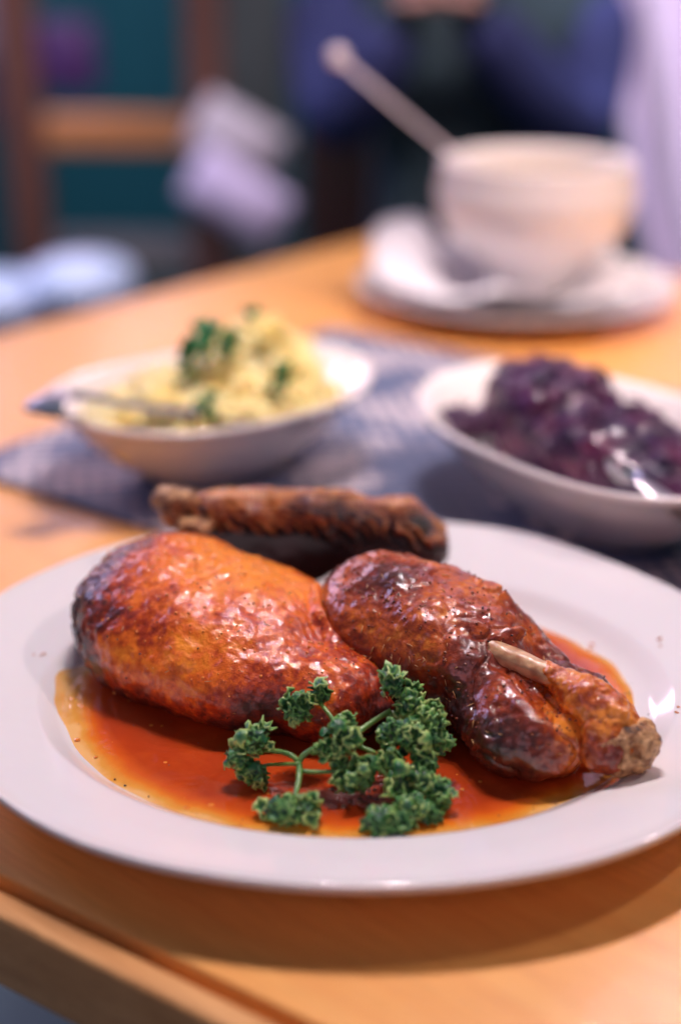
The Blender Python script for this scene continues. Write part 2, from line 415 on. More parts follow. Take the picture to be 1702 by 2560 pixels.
for k in range(70):
    a = random.uniform(0, 2*math.pi); tt = random.uniform(.55, .93)
    x, y, _z = plate_pt(tt, 0, a); r_ = random.uniform(.0004, .0013)
    dr.append(uv_sphere((x, y, SZ+.0001), r_, 6, .25))
t = NT('fat_droplet'); t.set(color=(.72, .22, .03), rough=.05, coat=.5); b = merged('fat_droplets', dr, t.m, so); b['kind'] = 'stuff'
dr = []
for k in range(120):
    a = random.uniform(math.pi*.95, 2.05*math.pi); tt = random.uniform(.5, .93)
    x, y, _z = plate_pt(tt, 0, a); dr.append(uv_sphere((x, y, SZ), random.uniform(.0002, .0005), 5, .6))
t = NT('spice_bits'); t.set(color=(.05, .015, .008), rough=.4); b = merged('spice_bits', dr, t.m, so); b['kind'] = 'stuff'

# ------------------------------------------------------------------ duck breast
FL = .0064
FLAP = [at(728, 1352, .014), at(738, 1410, .0), at(765, 1475, -.012), at(812, 1535, -.021), at(862, 1582, -.030), at(882, 1630, -.036)]
FLAP = [(p.x, p.y, p.z) for p in FLAP]
def f_breast(P):
    d = ell(P, (-.0630, .020, .0270), (.0515, .045, .0268), (4, 2, -38))
    d = smin(d, ell(P, (-.0800, .036, .0282), (.0300, .0415, .0268), (0, 0, -25)), .012)
    d = smin(d, ell(P, (-.036, -.006, .0240), (.036, .036, .0215), (0, 6, -40)), .014)
    d = smin(d, ell(P, (-.007, -.026, .021), (.019, .022, .0165), (0, 8, -50)), .010)
    d = smin(d, ell(P, (-.028, .026, .026), (.026, .022, .018), (0, 6, -40)), .010)
    for a_, b_ in zip(FLAP[:-1], FLAP[1:]): d = smin(d, cap(P, a_, b_, .0030, .0030), .0025)
    return smax(d, FL-P[:, 2], .004)
def dis_b(V, N):
    r = .0014*fbm(V, 42, 2, 3)+.00055*fbm(V, 105, 2, 19)+.00028*fbm(V, 230, 3, 9)+.00014*fbm(V, 520, 2, 5)
    # fine horizontal folds at the left end
    left = np.clip((-.088-V[:, 0])/.02, 0, 1)
    r += left*.0005*np.sin(V[:, 0]*900+8*fbm(V, 60, 2, 4))
    # crease where the flap folds toward the thigh
    q = V[:, 0]*.55-V[:, 1]*.83
    r -= .0022*gauss(V, (-.012, .000, .042), (.006, .028, .03))
    for k in range(5):   # tight wrinkles running down beside the flap
        c = np.array(FLAP[k])*.5+np.array(FLAP[k+1])*.5
        r += .00022*gauss(V, c-np.array([.008, .003, 0]), (.010, .012, .016))*np.sin((V[:, 0]*.8+V[:, 1]*.6)*1500+3*fbm(V, 90, 2, 6))
    return r
bx = thing('roast_duck_breast', 'shiny golden brown roast duck breast half on the left of the plate', 'duck breast', loc=(-.065, .02, FL))
def re(o, p):
    o.parent = p; o.matrix_parent_inverse = p.matrix_world.inverted() if False else Matrix.Translation(-p.location); return o
def roast_shade_b(V, N):
    r = .33+.50*np.clip((-.078-V[:, 0]+.22*(V[:, 1]-.03))/.022, 0, 1)+.48*np.clip((.033-V[:, 2])/.017, 0, 1)  # browning at the left end, shade painted in low down
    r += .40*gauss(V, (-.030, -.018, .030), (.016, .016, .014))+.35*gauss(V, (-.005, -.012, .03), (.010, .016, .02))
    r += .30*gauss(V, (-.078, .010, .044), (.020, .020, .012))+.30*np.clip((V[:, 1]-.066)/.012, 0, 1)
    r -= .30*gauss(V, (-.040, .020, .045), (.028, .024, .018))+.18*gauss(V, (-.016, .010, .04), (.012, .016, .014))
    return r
def pore_b(V, N): return .15+.85*gauss(V, (-.072, .045, .052), (.034, .026, .02))
bb = sdf_obj('breast_meat', f_breast, (-.125, -.060, .004), (.022, .092, .062), .0008, M_BREAST, None, dis_b, {'roast': roast_shade_b, 'pore': pore_b}); re(bb, bx)

# wing folded behind the breast, a part of the breast half
W0 = Vector((-.078, .093, .0475)); W1 = Vector((.030, .082, .0440))
def f_wing(P):
    d = cap(P, (-.078, .094, .0480), (.022, .084, .0480), .0074, .0086)
    d = smin(d, cap(P, (-.055, .094, .0500), (-.005, .088, .0505), .0070, .0076), .006)
    d = smin(d, cap(P, (.020, .084, .0445), (.030, .079, .0360), .0118, .0112), .007)
    d = smin(d, cap(P, (-.060, .089, .0385), (.022, .080, .0355), .0062, .0090), .005)
    return d
def dis_w(V, N):
    x = V[:, 0]; low = np.clip((.052-V[:, 2])/.008, 0, 1)*np.clip((.095-V[:, 1])/.006, 0, 1)
    fold = np.sin(x*900+V[:, 2]*800+5.0*fbm(V, 70, 2, 8))
    return .0009*fbm(V, 110, 3, 2)+.0006*fbm(V, 350, 3, 7)+low*.0022*fold*np.clip(1-((V[:, 2]-.046)/.010)**2, 0, 1)+.0006*np.sin(V[:, 2]*2400+2*fbm(V, 60, 2, 1))
def roast_shade_w(V, N):
    fold = np.sin(V[:, 0]*900+V[:, 2]*800+5.0*fbm(V, 70, 2, 8)); r = .40+.55*np.clip((.047-V[:, 2])/.008, 0, 1)+.15*fbm(V, 60, 2, 1)-.38*fold*np.clip(1-((V[:, 2]-.046)/.008)**2, 0, 1)  # char, plus shade painted into folds and underside, lighter along the top
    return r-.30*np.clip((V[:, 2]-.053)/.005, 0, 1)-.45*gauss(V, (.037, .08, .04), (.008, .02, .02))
wg = sdf_obj('wing', f_wing, (-.092, .062, .022), (.046, .106, .064), .0008, M_WING, None, dis_w, {'roast': roast_shade_w, 'pore': lambda V, N: .3+0*V[:, 0]}); re(wg, bx)
# dark mass put in as the shadow between wing and breast
def f_wingshadow(P):
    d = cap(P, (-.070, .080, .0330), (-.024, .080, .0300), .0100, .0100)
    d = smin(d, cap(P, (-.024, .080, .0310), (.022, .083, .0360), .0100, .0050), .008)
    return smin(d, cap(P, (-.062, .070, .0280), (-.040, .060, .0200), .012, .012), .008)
wing_shadow = sdf_obj('wing_shadow_mass', f_wingshadow, (-.095, .045, .004), (.035, .100, .056), .0011, M_WINGSHADOW, None, lambda V, N: .0010*fbm(V, 100, 3, 4), {'roast': lambda V, N: .85+.1*fbm(V, 60, 2, 3), 'pore': lambda V, N: 0*V[:, 0]}); re(wing_shadow, bx)
# the two bone ends at the left tip
def f_be(P): 
    d = smin(cap(P, (-.0795, .092, .0525), (-.0745, .091, .0525), .0062, .0062), cap(P, (-.0845, .095, .0520), (-.080, .095, .050), .0055, .0070), .003)
    return smax(d, -ell(P, (-.077, .0845, .0525), (.0038, .003, .0038)), .001)
o = sdf_obj('wing_bone', f_be, (-.10, .078, .035), (-.062, .108, .066), .0006, M_KNUCK, None, lambda V, N: .0007*fbm(V, 260, 3, 3)); re(o, bx)
def f_be2(P):
    d = smin(cap(P, (-.0725, .086, .0425), (-.066, .086, .0435), .0060, .0050), cap(P, (-.066, .083, .0420), (-.064, .080, .036), .0032, .0022), .003)
    return smax(d, -ell(P, (-.0735, .0795, .0420), (.0034, .0028, .0030)), .001)
o = sdf_obj('wing_bone', f_be2, (-.09, .068, .028), (-.052, .098, .055), .0006, M_KNUCK, None, lambda V, N: .0008*fbm(V, 240, 3, 5)); re(o, bx)

# ------------------------------------------------------------------ duck leg
lg = thing('roast_duck_drumstick', 'dark glazed roast duck leg with its bare bone on the right of the plate', 'duck leg', loc=(.05, -.02, FL))
B0 = at(1108, 1490, -.0268); B1 = at(1290, 1565, -.0478)
def f_leg(P):
    d = ell(P, (.013, .012, .0325), (.030, .031, .0280), (0, 0, -20))
    d = smin(d, ell(P, (.035, -.012, .030), (.034, .029, .0280), (0, 4, -38)), .012)
    d = smin(d, ell(P, (.060, -.050, .0230), (.0245, .0230, .0178), (0, 4, -50)), .012)
    d = smin(d, ell(P, (.046, .001, .0450), (.022, .011, .0120), (0, 20, -28)), .008)
    d = smin(d, cap(P, (.060, -.006, .0320), (.085, -.027, .0210), .0110, .0070), .010)
    d = smin(d, cap(P, (.088, -.024, .0210), (.100, -.046, .0170), .0075, .0050), .006)
    # channel beside the bare bone
    d = smax(d, -cap(P, B0+(B1-B0)*.12+Vector((.004, -.010, .006)), B1+Vector((0, -.010, .004)), .0080, .0120), .004)
    # skin pulled back in a collar round the bone
    d = smin(d, cap(P, B0+Vector((-.008, .001, .0055)), B0+Vector((.014, .002, .0048)), .0030, .0018), .003)
    d = smin(d, cap(P, B0+Vector((-.009, .001, .002)), B0+Vector((-.006, -.003, -.005)), .0028, .0030), .003)
    return smax(d, FL-P[:, 2], .004)
def dis_l(V, N):
    r = .0018*fbm(V, 50, 2, 6)+.0007*fbm(V, 120, 2, 2)+.0002*fbm(V, 420, 3, 8)
    ru = np.clip(1-np.abs(fbm(V, 80, 2, 12))*5, 0, 1); r -= .0013*ru*np.clip((V[:, 0]-.02)/.02, 0, 1)
    return r
def roast_shade_l(V, N):
    r = .36+.12*fbm(V, 40, 2, 3)+.46*np.clip((.043-V[:, 2])/.013, 0, 1)  # browning; shade painted low, lit top and right bulge painted lighter
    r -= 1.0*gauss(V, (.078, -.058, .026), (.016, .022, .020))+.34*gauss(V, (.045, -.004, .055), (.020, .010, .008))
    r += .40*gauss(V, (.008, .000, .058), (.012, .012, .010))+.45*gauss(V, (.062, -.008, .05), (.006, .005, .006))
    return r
o = sdf_obj('thigh_meat', f_leg, (-.026, -.080, .004), (.112, .050, .070), .0008, M_LEG, None, dis_l, {'roast': roast_shade_l, 'pore': lambda V, N: .25+0*V[:, 0]}); re(o, lg)
# bare bone
def f_bone(P): return smin(cap(P, B0, B1, .0050, .0039), cap(P, B0, B0+(B0-B1)*.5+Vector((-.002, .006, -.005)), .0046, .006), .003)
o = sdf_obj('bone', f_bone, (B0.x-.026, B1.y-.012, .020), (B1.x+.012, B0.y+.03, .066), .0006, M_BONE, None, lambda V, N: .0003*fbm(V, 200, 2, 3)); re(o, lg)
K0 = at(1275, 1553, -.045); K1 = at(1345, 1605, -.054); K2 = at(1400, 1660, -.062); K3 = at(1428, 1712, -.068)
def f_sh(P):
    d = cap(P, K0+(B0-B1)*.12, K1, .0044, .0078); d = smin(d, cap(P, K1, K2, .0078, .0090), .005)
    d = smin(d, cap(P, K2+Vector((0, .002, -.004)), K3+Vector((-.004, .002, -.003)), .0098, .0096), .005)
    return smin(d, cap(P, K1+Vector((.006, .004, -.004)), K2+Vector((.007, .004, -.004)), .0045, .0045), .005)
o = sdf_obj('shank', f_sh, (.055, -.09, .010), (.12, -.030, .062), .0006, M_LEG, None, lambda V, N: .0012*fbm(V, 130, 3, 3)+.0005*fbm(V, 420, 3, 1),
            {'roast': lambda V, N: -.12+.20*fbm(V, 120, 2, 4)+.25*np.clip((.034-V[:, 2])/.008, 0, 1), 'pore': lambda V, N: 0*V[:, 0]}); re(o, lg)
def f_kn(P):
    d = ell(P, K3+Vector((.002, .0, -.0025)), (.0115, .0070, .0098), (0, 12, 18))
    d = smin(d, ell(P, K3+Vector((.0085, .002, .0015)), (.0055, .0064, .0056)), .003)
    d = smax(d, -ell(P, K3+Vector((-.004, -.0062, -.0008)), (.0040, .0030, .0036)), .0012)
    return smax(d, -ell(P, K3+Vector((.0040, -.0058, .000)), (.0026, .0024, .0030)), .0012)
o = sdf_obj('knuckle', f_kn, (.075, -.090, .008), (.125, -.045, .054), .0006, M_KNUCK, None, lambda V, N: .0009*fbm(V, 210, 3, 3)+.0004*fbm(V, 600, 2, 3)); re(o, lg)

# herb needles and pepper stuck to the skin: thin slivers laid on the surface
def scatter(base, fn, lo, hi, n, m, parent, name, L=(.0012, .0032), rr=.00022, keep=None):
    parts = []; me = base.data; nv = len(me.vertices)
    for _ in range(n*30):
        if len(parts) >= n: break
        i = random.randrange(nv); c = me.vertices[i].co; nn = me.vertices[i].normal
        if nn.dot(CP-c) < 0 or nn.z < -.1: continue
        if keep and not keep(c): continue
        a = nn.cross(Vector((random.gauss(0, 1), random.gauss(0, 1), random.gauss(0, 1)))).normalized()
        l = random.uniform(*L); p = c+nn*rr*.8
        parts.append(loft(tube_rings([p-a*l/2, p+nn*rr*.6, p+a*l/2+nn*rr*random.uniform(0, 3)], [rr*.5, rr, rr*.4], 5), True, True, True))
    o = merged(name, parts, m); o['kind'] = 'stuff'; re(o, parent)
scatter(bpy.data.objects['thigh_meat'], None, 0, 0, 90, M_FLECK, lg, 'herb_flecks')
scatter(bpy.data.objects['breast_meat'], None, 0, 0, 40, M_FLECK, bx, 'herb_flecks')
scatter(bpy.data.objects['thigh_meat'], None, 0, 0, 30, M_PEPPER, lg, 'pepper_grains', (.0006, .0012), .0004)
scatter(bpy.data.objects['breast_meat'], None, 0, 0, 26, M_PEPPER, bx, 'pepper_grains', (.0005, .001), .00035)

# dark pan juice splashed on the rim
dr = []
for (x, y) in ((.124, -.030), (.127, -.026), (-.128, .016), (.124, .028)):
    for _ in range(3):
        xx, yy = x+random.gauss(0, .002), y+random.gauss(0, .002); q = math.hypot((xx)/IA, (yy-IY)/IB); qo = math.hypot(xx/OA, yy/OB)
        u_ = (q-1)/max(1e-3, (q-1)+(1-qo)); zz = float(np.interp(1+u_, [p[0] for p in prof[8:19]], [p[1] for p in prof[8:19]]))
        dr.append(uv_sphere((xx, yy, zz), random.uniform(.0003, .0008), 6, .35))
t = NT('juice_splash'); t.set(color=(.55, .20, .05), rough=.08, coat=.6); o = merged('splashes', dr, t.m, so); o['kind'] = 'stuff'
# beads of melted fat and glaze standing on the skin
t = NT('glaze_bead'); t.set(color=(.80, .25, .04), rough=.08, spec=.8, coat=1.0, coatr=.03); M_BEAD = t.m
t = NT('dark_glaze_bead'); t.set(color=(.24, .055, .015), rough=.08, spec=.8, coat=1.0, coatr=.03); M_BEAD2 = t.m
def beads(base, n, cs, parent, M_BEAD=M_BEAD):
    parts = []; me = base.data; nv = len(me.vertices); k = 0
    co_ = np.empty(nv*3, np.float32); me.vertices.foreach_get('co', co_); co_ = co_.reshape(-1, 3)
    wgt = sum(a*gauss(co_, c, r) for a, c, r in cs); wgt = wgt/wgt.sum()
    for i in rng.choice(nv, n, p=wgt):
        v_ = me.vertices[int(i)]; r_ = random.choice((.00025, .0003, .0004, .0004, .0006))*random.uniform(.8, 1.3)
        parts.append(uv_sphere(tuple(v_.co+v_.normal*r_*.15), r_, 6, .8))
    o = merged('glaze_beads', parts, M_BEAD); o['kind'] = 'stuff'; re(o, parent)
beads(bpy.data.objects['breast_meat'], 620, [(1, (-.075, .040, .053), (.026, .022, .012)), (.7, (-.045, .015, .052), (.022, .02, .012)), (.9, (-.006, -.010, .036), (.010, .022, .014)), (.25, (-.05, 0, .04), (.05, .03, .02))], bx)
beads(bpy.data.objects['thigh_meat'], 520, [(1.2, (.000, .002, .056), (.018, .018, .014)), (.8, (.040, -.012, .054), (.02, .014, .012)), (.9, (.070, -.058, .036), (.018, .018, .014)), (.3, (.04, -.03, .04), (.04, .03, .02))], lg, M_BEAD2)
# ------------------------------------------------------------------ parsley
t = NT('parsley_leaf'); co = t.co(); tip = t.attr('tip'); nz = t.noise(co, 300, 3)
f = t.math('ADD', tip, t.math('MULTIPLY', t.math('SUBTRACT', nz, .5), .5))
t.set(color=t.ramp(f, [(.0, (.005, .045, .024)), (.38, (.02, .14, .04)), (.62, (.12, .33, .07)), (.85, (.45, .60, .18))]), rough=.42, coat=.25, coatr=.25, sss=.1, ssss=.0008, sssr=(.3, 1, .2))
t.bump(t.noise(co, 900, 3), .0003); M_LEAF = t.m
t = NT('parsley_stem'); co = t.co((1, 1, 1)); t.set(color=t.ramp(t.noise(co, 160, 3), [(.3, (.06, .20, .035)), (.7, (.20, .38, .08))]), rough=.35, coat=.3, sss=.15, ssss=.001); M_STEM = t.m
pz = thing('parsley_sprig', 'curly green parsley sprig lying in the gravy in front of the duck', 'parsley', loc=(0, -.075, SZ))
def leaf_cluster(c, rad, n, stretch=(1, 1, 1)):
    """tight ruff of curled leaflets over an uneven knot"""
    V, F, T = [], [], []; c = Vector(c); view = (CP-c).normalized()
    # little lobes
    for k in range(n):
        d = Vector((random.gauss(0, 1), random.gauss(0, 1), random.gauss(0, 1))).normalized()
        q = random.uniform(.45, 1.0)*(1+.25*math.sin(5*d.x+3*d.z+k))
        p = c+Vector((d.x*rad*stretch[0], d.y*rad*stretch[1], d.z*rad*stretch[2]))*q
        if p.z < SZ: p.z = SZ+random.uniform(0, .0008)
        ax = (d+Vector((random.gauss(0, .5), random.gauss(0, .5), random.gauss(0, .5)+.3))).normalized()
        a = ax.orthogonal().normalized(); b = ax.cross(a)
        r = random.uniform(.0014, .0034); ph = random.uniform(0, 6.28); nl = random.choice((3, 4, 5)); lb_ = random.uniform(-.12, .25); cupd = random.uniform(.2, 1.0)*random.choice((1, 1, -1))
        base = len(V); NR, NA = 3, 15
        V.append(p-ax*r*.35*cupd); T.append(.1)
        for i in range(1, NR+1):
            u = i/NR
            for j in range(NA):
                g = 2*math.pi*j/NA; wv = math.sin(nl*g+ph); rr = r*u*(1+.28*wv*u)
                hh = r*(.75*cupd*u*u+.42*u*math.cos(nl*g*1.0+ph*1.7)*u-.35*cupd)
                V.append(p+a*rr*math.cos(g)+b*rr*math.sin(g)+ax*hh)
                T.append(min(1, .10+.60*u*u*q+lb_+random.uniform(-.05, .10)))
        for j in range(NA):
            F.append((base, base+1+j, base+1+(j+1) % NA))
            for i in range(NR-1):
                s0 = base+1+i*NA; F.append((s0+j, s0+NA+j, s0+NA+(j+1) % NA, s0+(j+1) % NA))
    me = mesh('leaf_cluster', V, F); a = me.attributes.new('tip', 'FLOAT', 'POINT'); a.data.foreach_set('value', T)
    o = link('leaf_cluster', me, M_LEAF)
    md = o.modifiers.new('thick', 'SOLIDIFY'); md.thickness = .00045; md.offset = 0
    re(o, pz); return o
CL = [  # px, py, Y, radius, count
    (690, 1620, -.054, .0068, 60), (740, 1592, -.052, .0030, 16), (590, 1700, -.063, .0062, 46), (555, 1745, -.066, .0052, 30), (590, 1780, -.068, .0052, 36),
    (785, 1685, -.066, .0068, 60), (770, 1730, -.069, .0058, 40), (650, 1880, -.088, .0078, 66), (700, 1872, -.088, .0072, 56), (815, 1795, -.077, .0072, 60), (850, 1765, -.074, .0046, 28),
    (905, 1575, -.052, .0056, 38), (945, 1615, -.055, .0062, 44), (990, 1655, -.060, .0066, 50), (1018, 1705, -.062, .0050, 34), (900, 1690, -.064, .0058, 40), (955, 1700, -.066, .0080, 76), (975, 1745, -.069, .0064, 46), (900, 1745, -.071, .0052, 32),
    (925, 1805, -.078, .0066, 48), (960, 1790, -.076, .0052, 34), (1005, 1830, -.080, .0068, 52), (870, 1895, -.093, .0060, 46), (915, 1900, -.093, .0062, 46), (940, 1860, -.088, .0060, 40), (985, 1885, -.088, .0052, 32)]
for (px, py, Y, r, n) in CL:
    p = at(px, py, Y); p.z = max(p.z, SZ+r*.45); leaf_cluster(p, r*.88, int(n*.62), (1, .9, 1))
def stem(pl, r=.0010):
    pts = [at(*q) for q in pl]; 
    cur = bez(pts[0], pts[1]*2-(pts[0]+pts[2])/2, pts[2], 9) if len(pts) == 3 else pts
    o = tube('stem', cur, [r*(1-.25*i/(len(cur)-1)) for i in range(len(cur))], M_STEM, None, 8); re(o, pz)
stem([(688, 1757, -.070), (660, 1735, -.067), (608, 1728, -.064)]); stem([(688, 1757, -.070), (688, 1795, -.078), (676, 1845, -.086)], .0012)
stem([(688, 1757, -.070), (715, 1728, -.068), (780, 1700, -.067)], .0011); stem([(690, 1775, -.074), (740, 1778, -.075), (800, 1772, -.075)], .0009)
stem([(785, 1690, -.066), (760, 1648, -.060), (735, 1618, -.054)], .0009); stem([(808, 1700, -.066), (850, 1668, -.060), (900, 1636, -.056)], .0012)
stem([(800, 1712, -.066), (835, 1722, -.068), (865, 1735, -.070)], .0009); stem([(690, 1760, -.072), (650, 1760, -.068), (610, 1762, -.064)], .0008)
stem([(830, 1745, -.072), (890, 1785, -.076), (915, 1830, -.082)], .0010); stem([(915, 1830, -.082), (915, 1870, -.088), (905, 1895, -.092)], .0010)
stem([(890, 1640, -.056), (930, 1690, -.062), (965, 1790, -.074)], .0010)

# ------------------------------------------------------------------ placemat
t = NT('woven_mat'); co = t.co((1, 1, 1), (0, 0, R(36)))
ck = t.n('ShaderNodeTexChecker'); t.l(co, ck.inputs[0]); ck.inputs['Scale'].default_value = 140; ck.inputs[1].default_value = (.72, .62, .62, 1); ck.inputs[2].default_value = (.09, .13, .22, 1)
nz = t.noise(co, 14, 3); c = t.mix(t.ramp(t.noise(co, 30, 3), [(.45, 0), (.65, .4)]), ck.outputs[0], (.46, .41, .46)); c = t.mix(t.ramp(nz, [(.45, 0), (.51, .85)]), c, (.05, .09, .19)); t.set(color=c, rough=.5)
t.bump(ck.outputs[1], .0006, .6); M_MAT = t.m
m0 = Vector((-.228, .268, 0)); ma = Vector((.815, -.580, 0)).normalized(); mb = Vector((.580, .815, 0)).normalized()
MM = Matrix(((ma.x, mb.x, 0, m0.x), (ma.y, mb.y, 0, m0.y), (0, 0, 1, 0), (0, 0, 0, 1)))
V, F = [], []; NX, NY = 56, 36
for i in range(NX+1):
    for j in range(NY+1):
        p = MM @ Vector((.60*i/NX, .37*j/NY, 0)); V.append((p.x, p.y, .0030+.0006*math.sin(i*.4)*math.cos(j*.5)))
for i in range(NX):
    for j in range(NY): a = i*(NY+1)+j; F.append((a, a+NY+1, a+NY+2, a+1))
mo = link('placemat', mesh('placemat', V, F), M_MAT); md = mo.modifiers.new('s', 'SOLIDIFY'); md.thickness = .0022; md.offset = -1
tag(mo, 'woven grey and beige placemat lying under the two side dish bowls', 'placemat')

# ------------------------------------------------------------------ side bowls
def bowl(name, cx, cy, ang, a, b, h, z0, ne, label, base=(.48, .42), tilt=.0):
    root = thing(name, label, 'bowl', loc=(cx, cy, z0)); n = 120
    def pt(s, z, th_):
        c_, s_ = math.cos(th_), math.sin(th_)
        x = a*s*math.copysign(abs(c_)**(2/ne), c_); y = b*s*math.copysign(abs(s_)**(2/ne), s_)
        x *= 1+.05*s*abs(c_)**6
        zz = z*(1+.10*s*abs(c_)**4*(z > .02)) 
        return (x*math.cos(ang)-y*math.sin(ang), x*math.sin(ang)+y*math.cos(ang), zz)
    pr = [(0, .007), (.3, .0075), (.48, .011), (.68, .022), (.84, .036), (.93, h-.002), (.97, h), (1.0, h+.0006), (1.02, h-.0008), (1.01, h-.0028), (.97, h-.0045), (.88, .034), (.72, .019), (.54, .006), (.48, .002), (.46, 0), (.40, 0), (.39, .002), (0, .002)]
    o = lathe('bowl_body', pr, M_BOWL, None, n, pt); o.parent = root
    return root
bw1 = bowl('side_bowl', -.078, .270, R(38), .091, .070, .047, .003, 2.4, 'white porcelain bowl of potatoes with chopped parsley, behind the duck breast')
bw2 = bowl('side_bowl', .128, .196, R(-56), .108, .072, .048, .003, 2.5, 'white porcelain bowl of red cabbage, behind the duck leg at the right edge')

# potatoes
t = NT('boiled_potato'); co = t.co(); t.set(color=t.ramp(t.noise(co, 40, 4), [(.3, (.92, .66, .14)), (.55, (.93, .80, .34)), (.75, (.94, .88, .54))]), rough=.4, coat=.3, sss=.2, ssss=.004); t.bump(t.noise(co, 120, 4), .001); M_POT = t.m
mash = thing('potato_heap', 'pale yellow crumbly potato heap with chopped parsley filling the left bowl', 'potatoes', loc=(-.07, .28, .03))
def f_pot(P):
    d = ell(P, (-.080, .268, .036), (.072, .051, .021), (0, 0, 38))
    d = smin(d, ell(P, (-.058, .292, .048), (.038, .032, .027), (0, 0, 30)), .014)
    d = smin(d, ell(P, (-.054, .289, .071), (.015, .015, .014)), .012)
    return smin(d, ell(P, (-.034, .286, .043), (.022, .020, .017)), .010)
o = sdf_obj('mash', f_pot, (-.165, .20, .010), (.015, .36, .095), .0018, M_POT, None, lambda V, N: .0040*fbm(V, 75, 4, 3)+.0016*np.abs(fbm(V, 240, 2, 6))); re(o, mash)
parts = []; me = o.data
for k in range(170):
    v_ = me.vertices[random.randrange(len(me.vertices))]
    if v_.normal.z < .1: continue
    parts.append(uv_sphere(tuple(v_.co+v_.normal*.001), random.uniform(.0018, .0048), 6, random.uniform(.6, 1)))
cr = merged('potato_crumbs', parts, M_POT); cr['kind'] = 'stuff'; re(cr, mash)
# parsley bits on potatoes
t = NT('chopped_parsley'); t.set(color=(.015, .20, .045), rough=.45); M_CH = t.m
def herb_bit(c, s, label):
    parts = []
    for k in range(12):
        p = Vector(c)+Vector((random.gauss(0, s*.45), random.gauss(0, s*.4), random.gauss(0, s*.35)))
        a = Vector((random.gauss(0, 1), random.gauss(0, 1), random.gauss(0, 1))).normalized(); b = a.orthogonal().normalized(); q = s*random.uniform(.25, .5)
        ring = [p+a*q*math.cos(g)*(1+.3*math.sin(3*g))+b*q*math.sin(g)+a.cross(b)*q*.3*math.sin(2*g) for g in [2*math.pi*j/9 for j in range(9)]]
        V = [p]+ring; parts.append((V, [(0, 1+j, 1+(j+1) % 9) for j in range(9)]))
    o = merged('parsley_leaf', parts, M_CH); md = o.modifiers.new('s', 'SOLIDIFY'); md.thickness = .0006
    tag(o, label, 'parsley', 'chopped parsley leaves on the potatoes'); return o
for (px, py, Y, s, lb) in [(500, 775, .262, .013, 'largest dark green parsley leaf on top of the potato heap'), (455, 805, .255, .009, 'dark green parsley leaf left of the largest one on the potatoes'),
                           (472, 935, .212, .009, 'green parsley leaf at the front rim of the potato bowl'), (580, 715, .29, .005, 'small green parsley leaf at the peak of the potato heap'),
                           (650, 850, .25, .008, 'olive green parsley leaf on the right side of the potatoes'), (640, 890, .245, .005, 'smaller parsley leaf low on the right side of the potatoes'),
                           (430, 850, .25, .005, 'faint parsley scrap low on the left of the potatoes')]:
    herb_bit(at(px, py, Y), s, lb)

# red cabbage
t = NT('red_cabbage'); co = t.co(); t.set(color=t.ramp(t.noise(co, 60, 4), [(.3, (.022, .010, .060)), (.55, (.085, .010, .070)), (.75, (.20, .016, .07))]), rough=.3, coat=.45, coatr=.12); M_CAB = t.m
cc = Vector((.122, .196, .040)); V2, F2 = [], []
cab = thing('red_cabbage', 'glossy dark purple heap of braised red cabbage in the right bowl', 'red cabbage', loc=cc)
def f_cab(P):
    d = ell(P, (.108, .222, .048), (.040, .034, .027), (0, 8, -50)); d = smin(d, ell(P, (.138, .178, .040), (.048, .034, .020), (0, 10, -50)), .012)
    return smin(d, ell(P, (.062, .240, .038), (.018, .010, .006), (0, 0, 0)), .012)  # thin left tail put in for the shade inside the bowl
def dis_c(V, N): return .0040*fbm(V, 60, 3, 2)+.002*np.abs(fbm(V, 170, 3, 5))
o = sdf_obj('cabbage_heap', f_cab, (.03, .12, .012), (.195, .285, .085), .0018, M_CAB, None, dis_c); re(o, cab)
parts = []
me = o.data
for k in range(420):
    v = me.vertices[random.randrange(len(me.vertices))]
    if v.normal.z < .05: continue
    a = v.normal.cross(Vector((random.gauss(0, 1), random.gauss(0, 1), random.gauss(0, 1)))).normalized(); l = random.uniform(.008, .018)
    p = v.co+v.normal*.0008; pts = [p-a*l/2-v.normal*.001, p+v.normal*random.uniform(.001, .005), p+a*l/2]
    parts.append(loft(tube_rings(bez(pts[0], pts[1]*1.0, pts[2], 6), (.0013, .0006), 6), True, True, True))
s_ = merged('cabbage_shreds', parts, M_CAB); s_['kind'] = 'stuff'; re(s_, cab)

